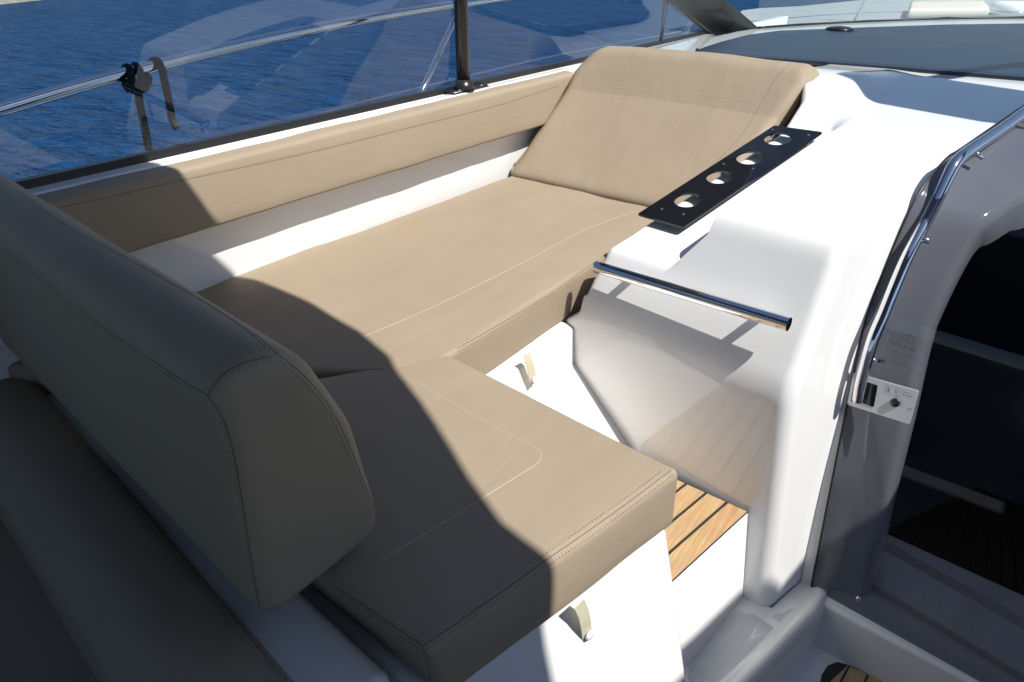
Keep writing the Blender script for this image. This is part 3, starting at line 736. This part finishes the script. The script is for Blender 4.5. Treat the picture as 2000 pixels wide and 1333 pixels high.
def text(body, px0, px1, hgt, m, parent, base_T, name='lettering', spacing=1.0, d=.0088):
    """text whose baseline starts at px0 and runs to px1 on the plate plane"""
    a, b = lp(*px0), lp(*px1); cu = bpy.data.curves.new(name, 'FONT'); cu.body = body; cu.size = 1; cu.space_character = spacing; cu.extrude = 0
    ob = bpy.data.objects.new('tmp', cu); S.collection.objects.link(ob); bpy.context.view_layer.update()
    me = bpy.data.meshes.new_from_object(ob.evaluated_get(bpy.context.evaluated_depsgraph_get())); bpy.data.objects.remove(ob)
    xsn = [v.co.x for v in me.vertices]; wd_ = max(xsn)-min(xsn); L_ = (b-a).length; sx = L_/wd_
    dx = (b-a).normalized(); dy = Vector((-dx.y, dx.x))
    for v in me.vertices:
        x_, y_ = (v.co.x-min(xsn))*sx, v.co.y/.7*hgt; q = a+dx*x_+dy*y_; v.co = (q.x, q.y, 0)
    me.transform(shiftT(d)); me.materials.clear(); me.name = name
    return link(name, me, m, parent, smooth=False)
text('SAFETY', (1765, 765), (1782, 770), .0036, M['ink'], latch, None, spacing=1.1)
text('FEATURE', (1763, 770), (1782, 775.5), .0036, M['ink'], latch, None, spacing=1.1)
def lines2d(name, segs, wdt, m, parent, d):
    mb = MB()
    for s0_, s1_ in segs:
        a, b = lp(*s0_), lp(*s1_); dx = (b-a).normalized()*wdt; dy = Vector((-dx.y, dx.x))
        TT = shiftT(d); mb.add([TT @ Vector((*v, 0)) for v in (a-dx-dy, b+dx-dy, b+dx+dy, a-dx+dy)], [(0, 1, 2, 3)])
    return mb.build(name, m, parent, smooth=False)
lines2d('pictogram', [((1731, 750), (1729, 767)), ((1731, 750), (1761, 759)), ((1761, 759), (1759, 774)), ((1729, 767), (1745, 770)), ((1752, 772), (1759, 774))], .00022, M['ink'], latch, .0088)
lines2d('pictogram', [((1733, 754), (1740, 766)), ((1741, 756), (1732, 764)), ((1736.5, 754), (1736.5, 765)), ((1750, 759), (1749, 768)), ((1750, 759), (1754, 761)), ((1754, 761), (1753, 769)), ((1750, 771), (1752, 774)), ((1755, 772), (1752, 774))], .00042, M['ink'], latch, .0088)
# etched print on the glass
text('MTAIC', (1741, 674), (1787, 688), .0092, M['etch'], door, None, spacing=1.35, d=.0012)
text('OUTER THERMAL', (1742, 686), (1785, 700), .0030, M['etch'], door, None, spacing=1.3, d=.0012)
text('MTL TRACE NORTH', (1739, 692), (1778, 704), .0034, M['etch'], door, None, d=.0012)
text('ACT-LAMINA', (1744, 699), (1770, 708), .0036, M['etch'], door, None, d=.0012)
text('2246 21 2021', (1741, 704), (1769, 713), .0038, M['etch'], door, None, d=.0012)
text('43R 0021 50 TP', (1753, 713), (1783, 724), .0038, M['etch'], door, None, d=.0012)
arc = [(1762, 666), (1762, 660), (1766, 656), (1773, 654.5), (1780, 656), (1784, 660), (1787, 663)]
arc2 = [(1780, 656.5), (1773, 658), (1769, 662), (1771, 668), (1778, 672)]
lines2d('emblem', [(arc[i], arc[i+1]) for i in range(6)]+[(arc2[i], arc2[i+1]) for i in range(4)], .00045, M['ink'], door, .0012)
lines2d('ruled_line', [((1730, 681), (1788, 699)), ((1730, 705), (1755, 713))], .00022, M['ink'], door, .0012)
hs, hn = hit(TG, 1677, 1170)
if hs is not None:
    mb = MB(); mb.tube([hs, hs+hn*.003, hs+hn*.005], .008, 20, rf=lambda s: 1 if s < .6 else .6); mb.build('stud', M['chrome'], door)
# white frame behind the smoked door with its arched opening
cab = thing('cabin_entrance', 'white arched cabin entrance seen through the smoked door', 'doorway')
op_px = [(2060, 350), (2000, 386), (1950, 420), (1917, 450), (1890, 490), (1868, 528), (1850, 570), (1828, 615), (1810, 660), (1790, 745), (1772, 830), (1752, 910), (1733, 985), (1716, 1052), (1714, 1075)]
def gofs(i):
    t = (gs[min(i+1, len(gs)-1)]-gs[max(i-1, 0)]).normalized(); nrm_ = E1.cross(t).normalized()
    return -nrm_ if nrm_.y < 0 else nrm_
DF = .07
gd = [p+gofs(i)*DF+Vector((.01, 0, 0)) for i, p in enumerate(gs)]
T3 = BVHTree.FromPolygons([p+E1*(-.1 if k == 0 else 1.4) for p in gd for k in (0, 1)], [(2*i, 2*i+1, 2*i+3, 2*i+2) for i in range(len(gs)-1)])
op = []
for a, b in op_px:
    l_, n_, k_, _d = T3.ray_cast(CAM, ray(a, b).normalized())
    if l_ is None: continue
    a0, a1 = gd[k_], gd[k_+1]; sg = (a1-a0); e1c = E1.cross(sg.normalized()).normalized()
    # solve l = a0 + sg*f + E1*s
    w_ = l_-a0; ss = E1.dot(sg); den = sg.dot(sg)-ss*ss; f_ = (w_.dot(sg)-w_.dot(E1)*ss)/den; s_ = w_.dot(E1)-f_*ss
    op.append((k_+f_, s_))
op.sort()
V = []; BW = []
for i, p in enumerate(gs):
    if i <= op[-1][0]: BW.append(max(.03, interp(op, i)))
    else: BW.append(min(DW, op[-1][1]+(i-op[-1][0])*.12))
for _ in range(6): BW = [BW[0]]+[(BW[i-1]+2*BW[i]+BW[i+1])/4 for i in range(1, len(BW)-1)]+[BW[-1]]
for i, p in enumerate(gs):
    g = gd[i]; best = BW[i]
    V.append(p+Vector((-.03 if p.z < .7 else -.0025, 0, 0))+gofs(i)*.004)
    for k in range(13):
        t = k/12; V.append(p+Vector((-.002, 0, 0))+gofs(i)*(.004+(DF-.004)*t**.85)+E1*best*t)
    V.append(g+E1*(best+.001)+gofs(i)*.02); V.append(g+E1*(best+.003)+gofs(i)*.10)
F = [(i*16+k, i*16+k+1, (i+1)*16+k+1, (i+1)*16+k) for i in range(len(gs)-1) for k in range(15)]
mesh('arch_frame', V, F, M['gel'], cab)
# inner threshold with ribs
l0, l1 = atZ(1712, 1046, -.30), atZ(2010, 1212, -.30); ld = (l1-l0).normalized(); ln = Vector((-ld.y, ld.x, 0))
if ln.y < 0: ln = -ln
l1 = l1+ld*.6; mb = MB(); a_ = [l0-ln*.2, l1-ln*.2, l1, l0]
bk_ = a_[0].y
mb.hexa([v-Vector((0, 0, .2)) for v in a_]+a_); mb.build('threshold', M['gel'], cab, smooth=False)
mb = MB()
for k in range(7): mb.tube([l0-ln*(.006+k*.006)+Vector((0, 0, .0005)), l1-ln*(.006+k*.006)+Vector((0, 0, .0005))], .0016, 6)
mb.build('threshold_ribs', M['tread'], cab)
# cabin interior, its unlit darkness put into the lining's near-black colour
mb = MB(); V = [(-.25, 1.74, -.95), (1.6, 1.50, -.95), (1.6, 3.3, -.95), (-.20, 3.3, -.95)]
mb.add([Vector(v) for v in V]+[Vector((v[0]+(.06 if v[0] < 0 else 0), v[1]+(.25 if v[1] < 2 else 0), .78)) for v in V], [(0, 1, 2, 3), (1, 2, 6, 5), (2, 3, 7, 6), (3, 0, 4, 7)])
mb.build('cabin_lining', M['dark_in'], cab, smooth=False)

# ================================================================= DASH
dash = thing('dashboard', 'wide matt black dash top with rounded lip below the windscreen', 'dashboard')
DT = .885
dn = [(1362, 97), (1372, 103), (1480, 112), (1600, 120), (1750, 131), (1900, 143), (2000, 151), (2150, 163)]
df = [(2150, 46), (2000, 46), (1850, 48), (1700, 53), (1600, 57), (1520, 60), (1460, 68), (1410, 81), (1375, 92)]
pl = [atZ(a, b, DT+.02) for a, b in dn]+[atZ(a, b, DT+.02) for a, b in df]
n = len(pl); V = [Vector(v) for v in pl]+[v-Vector((0, 0, .019)) for v in pl]
o = mesh('dash_top', V, [tuple(range(n)), tuple(range(n, 2*n))[::-1]]+[(i, (i+1) % n, (i+1) % n+n, i+n) for i in range(n)], M['dash'], dash); bevel(o, .006, 4, 40)
mb = MB(); mb.tube(spline([atZ(a, b+1, DT+.012) for a, b in dn], 4), .009, 10); mb.build('dash_lip', M['rubber'], dash)
kc = atZ(1640, 58, DT+.022); mb = MB(); mb.tube([kc, kc+Vector((0, 0, .006)), kc+Vector((0, 0, .014)), kc+Vector((0, 0, .018))], .08, 24, rf=lambda s: (1, .98, .7, .3)[int(s*3+.5)]); tag(mb.build('compass_cover', M['black_metal']), 'low round black compass cover on the dash top', 'compass cover')

# ================================================================= WINDOWS
LEAN = R(4)
def wx(z): return -1.815+(z-.868)*math.tan(LEAN)
def pane(y0, y1, label):
    t = thing('side_window', label, 'window', 'port side window panes')
    V = [(wx(.87), y0, .87), (wx(.87), y1, .87), (wx(2.08), y1-.0, 2.08), (wx(2.08), y0, 2.08)]
    face_to(mesh('glass', V, [(0, 1, 2, 3)], M['side_glass'], t, smooth=False), (0, 0, 1.35))
    mb = MB(); mb.hexa([(-1.806, y0, .862), (-1.806, y1, .862), (-1.835, y1, .862), (-1.835, y0, .862), (-1.808, y0, .882), (-1.808, y1, .882), (-1.832, y1, .882), (-1.832, y0, .882)]); mb.build('sill_frame', M['seal'], t, smooth=False)
    mb = MB(); mb.box((wx(2.09)-.02, y0, 2.065), (wx(2.09)+.02, y1, 2.098)); mb.build('head_frame', M['seal'], t, smooth=False)
yp = atX(905, 180, -1.80).y
pane(.0, yp-.002, 'aft side window pane, with the ropes and rail outside it'); pane(yp+.002, atX(1290, 90, -1.815).y-.004, 'middle side window pane right of the black pole')
ym = atX(1290, 90, -1.815).y
t = thing('side_window', 'small triangular side window at the base of the windscreen pillar', 'window', 'port side window panes')
b0, b1 = Vector((wx(.87), ym+.004, .87)), Vector((wx(.87), 4.45, .87))
face_to(mesh('glass', [b0, b1, (wx(1.55), ym+.004, 1.55)], [(0, 1, 2)], M['side_glass'], t, smooth=False), (0, 0, 1.35))
mb = MB(); mb.hexa([(-1.806, ym, .862), (-1.806, 4.5, .862), (-1.835, 4.5, .862), (-1.835, ym, .862), (-1.808, ym, .882), (-1.808, 4.5, .882), (-1.832, 4.5, .882), (-1.832, ym, .882)]); mb.build('sill_frame', M['seal'], t, smooth=False)
mb = MB(); mb.box((wx(.87)-.006, ym-.012, .87), (wx(.87)+.006, ym+.012, 2.06)); mb.build('mullion', M['seal'], t, smooth=False)
# black support pole
pole = thing('support_pole', 'round black pole standing on the coaming before the side window', 'pole')
pb = atX(906, 182, -1.79); mb = MB()
mb.tube([pb+Vector((0, 0, .0)), pb+Vector((0, .0, .4)), Vector((pb.x+.06, pb.y, 2.1))], .0255, 28); mb.build('tube', M['black_metal'], pole)
mb = MB()
mb.hexa([(-1.806, pb.y-.10, .862), (-1.762, pb.y-.085, .862), (-1.768, pb.y+.13, .862), (-1.806, pb.y+.14, .862), (-1.806, pb.y-.09, .872), (-1.766, pb.y-.075, .872), (-1.772, pb.y+.12, .872), (-1.806, pb.y+.13, .872)])
mb.tube([(pb.x, pb.y, .870), (pb.x, pb.y, .885), (pb.x, pb.y, .905)], .04, 20, rf=lambda s: 1.15-s*.4)
mb.build('foot_bracket', M['black_metal'], pole)
for dx, dy in ((.02, -.05), (.018, .085), (.027, .01)):
    mb = MB(); q = Vector((pb.x+dx, pb.y+dy, .872)); mb.tube([q, q+Vector((0, 0, .004))], .006, 10); mb.build('bolt', M['chrome'], pole)
# windscreen
ws = thing('windscreen', 'raked front windscreen beyond the black pillar and dash', 'windscreen')
base = [atZ(a, b, DZ+.008) for a, b in ((1480, 54), (1560, 48), (1700, 41), (1850, 36), (2000, 34), (2150, 34))]
base.append(Vector((1.6, base[-1].y-.8, DZ+.012)))
top = [Vector((lerp(-1.50, 1.6, i/(len(base)-1)), lerp(3.46, 3.3, i/(len(base)-1)), 2.09)) for i in range(len(base))]
V = []; NB = len(base)
for k in range(9):
    for a, b in zip(base, top): V.append(a.lerp(b, k/8)+Vector((0, .16*math.sin(math.pi*k/8), .06*math.sin(math.pi*k/8))))
face_to(mesh('glass', V, [(k*NB+i, k*NB+i+1, (k+1)*NB+i+1, (k+1)*NB+i) for k in range(8) for i in range(NB-1)], M['screen_glass'], ws), (0, 0, 1.35))
mb = MB(); mb.tube([b+Vector((0, 0, -.004)) for b in spline(base, 4)], .009, 8); mb.build('lower_seal', M['seal'], ws)
# A pillar: quadrilateral cross section swept up and aft
def pillar_pts(l, r, z, x):
    return l, r
bl_, br_ = atX(1395, 72, -1.80), atZ(1484, 57, DZ)
tl_, tr_ = atX(1303, 0, -1.795), atX(1418, 0, -1.74)
dl = (tl_-bl_); 
def extend(a, d, z): return a+d*((z-a.z)/d.z)
dl = tl_-bl_; topl = extend(bl_, dl, 2.09); topl.x = -1.66; topr = topl+Vector((.10, .26, 0))
ctl = bl_.lerp(tl_, 1.0)
mb = MB(); tb = Vector((-.01, .03, -.03))
def quadring(l, r): return [l, r, r+Vector((-.03, .06, 0)), l+Vector((-.06, .03, 0))]
brr = Vector((br_.x, br_.y, br_.z)); ring1 = quadring(bl_, brr); trx = tr_
ring2 = quadring(tl_, trx); ring3 = quadring(topl, topr)
V = ring1+ring2+ring3
F = [(i, (i+1) % 4, (i+1) % 4+4, i+4) for i in range(4)]+[(i+4, (i+1) % 4+4, (i+1) % 4+8, i+8) for i in range(4)]+[(3, 2, 1, 0), (8, 9, 10, 11)]
bevel(mesh('pillar', V, F, M['pillar'], ws), .015, 4)
m0_, m1_ = atZ(1817, 157, .885), atZ(1900, 140, .885)
a_, b_ = up(m0_), up(m1_); dv = Vector((b_[0]-a_[0], b_[1]-a_[1], 0)); a_ = Vector((*a_, HZ+.01)); 
mb = MB(); sdv = Vector((dv.y, -dv.x, 0)).normalized()*.035
endp = a_+dv*5+Vector((0, 0, -.5)); mb.hexa([a_-sdv, a_+sdv, endp+sdv, endp-sdv]+[v+Vector((0, 0, .03)) for v in (a_-sdv, a_+sdv, endp+sdv, endp-sdv)])
mb.build('mullion', M['pillar'], ws, smooth=False)

# ================================================================= OUTSIDE FITTINGS
gr_ = thing('guard_rail', 'polished steel guard rail curving along the side deck outside', 'railing')
RX = -2.08
rl = spline([atX(a, b, RX) for a, b in ((-250, 285), (-120, 250), (0, 215), (140, 173), (300, 130), (450, 93), (600, 60), (750, 32), (890, 10), (1050, -12), (1250, -30))]+[Vector((-2.0, 5.0, 1.35)), Vector((-1.2, 7.4, 1.40)), Vector((.4, 9.1, 1.42))], 8)
mb = MB(); mb.tube(rl, .0165, 16); mb.build('top_rail', M['chrome'], gr_)
def post(a, b, r=.0125):
    mb = MB(); d_ = b-a; q = extend(a, d_, .52); mb.tube([a, q], r, 12); mb.build('stanchion', M['chrome'], gr_)
post(atX(893, 30, RX), atX(822, 184, RX+.02))
post(atX(1352, 38, -2.0), atX(1334, 81, -1.98))
sb = atZ(1670, 42, .80); sa = atY(1692, 0, sb.y); mb = MB(); mb.tube([extend(sb, sa-sb, 1.4), sb], .016, 10); mb.build('stanchion', M['chrome'], gr_)
mb = MB(); wl = spline([atX(a, b, -2.1) for a, b in ((-100, 420), (200, 335), (350, 295), (500, 262), (660, 212), (800, 176), (900, 152), (1000, 128), (1100, 106), (1330, 62))], 5)
mb.tube([p+Vector((0, 0, 0)) for p in wl], .0035, 6); mb.build('lifeline', M['chrome'], gr_)
def rope_mesh(path, r, name, m, parent, pitch=.03):
    P = resample(spline(path, 8), .004); mb = MB(); u = None; tot = 0; strands = [[], [], []]
    for i, p in enumerate(P):
        t = (P[min(i+1, len(P)-1)]-P[max(i-1, 0)]).normalized()
        u = t.orthogonal().normalized() if u is None else (u-t*u.dot(t)).normalized(); v = t.cross(u)
        if i: tot += (P[i]-P[i-1]).length
        for s in range(3):
            a = 2*math.pi*(s/3+tot/pitch); strands[s].append(p+(u*math.cos(a)+v*math.sin(a))*r*.5)
    for s in strands: mb.tube(s, r*.62, 7)
    return mb.build(name, m, parent)
r1 = thing('rope', 'black rope knotted round the guard rail with its tail hanging down', 'rope', 'black ropes on the guard rail')
X0 = RX+.0
def rpx(pts, dx=0): return [atX(a, b, RX+(d if d else 0)+dx) for a, b, d in pts]
rope_mesh(rpx([(243, 134, -.03), (252, 133, 0), (256, 150, .03), (260, 168, .035), (270, 176, .035), (284, 172, .035), (289, 158, .03), (288, 150, 0), (281, 146, -.03)]), .0105, 'hitch_turn', M['rope'], r1)
rope_mesh(rpx([(262, 131, -.03), (266, 130, 0), (274, 142, .03), (276, 158, .035), (270, 170, .035), (256, 176, .03), (247, 168, .02), (246, 160, -.02)]), .0105, 'hitch_turn', M['rope'], r1)
rope_mesh(rpx([(268, 158, .04), (270, 180, .04), (273, 205, .03), (280, 235, .03), (285, 260, .03), (291, 292, .03)]), .0105, 'tail', M['rope'], r1)
r2 = thing('rope', 'shorter black rope end hung over the guard rail, brown at its tip', 'rope', 'black ropes on the guard rail')
rope_mesh(rpx([(291, 127, -.035), (299, 120, -.01), (308, 120, .015), (316, 134, .03), (320, 152, .03), (327, 185, .03), (333, 215, .03), (334, 226, .03)]), .0105, 'rope_turn', M['rope'], r2)
rope_mesh(rpx([(334, 225, .03), (338, 238, .03), (345, 249, .03)]), .011, 'rope_tip', M['rope_end'], r2)
# sunpad and hatch on the foredeck
sp = thing('sunpad', 'pale cream sun pad on the foredeck beyond the windscreen', 'sun pad')
c = [atZ(*p, .82) for p in ((1770, 36), (1930, 33), (1915, 12), (1775, 18))]
rbox('pad', c+[v+Vector((0, 0, .07)) for v in c], .03, M['cream'], sp, wrinkle=.003, N=20)
wl_ = thing('windlass', 'small white windlass drum with steel ring on the foredeck, top right', 'windlass')
q = atZ(1968, 30, .82); mb = MB(); mb.tube([q, q+Vector((0, 0, .07)), q+Vector((0, 0, .11))], .16, 24, rf=lambda s_: 1 if s_ < .6 else .8); mb.build('drum', M['gel'], wl_)
mb = MB(); mb.tube([q+Vector((.19*math.cos(a*math.pi/16), .19*math.sin(a*math.pi/16), .03)) for a in range(33)], .012, 8); mb.build('ring', M['chrome'], wl_)
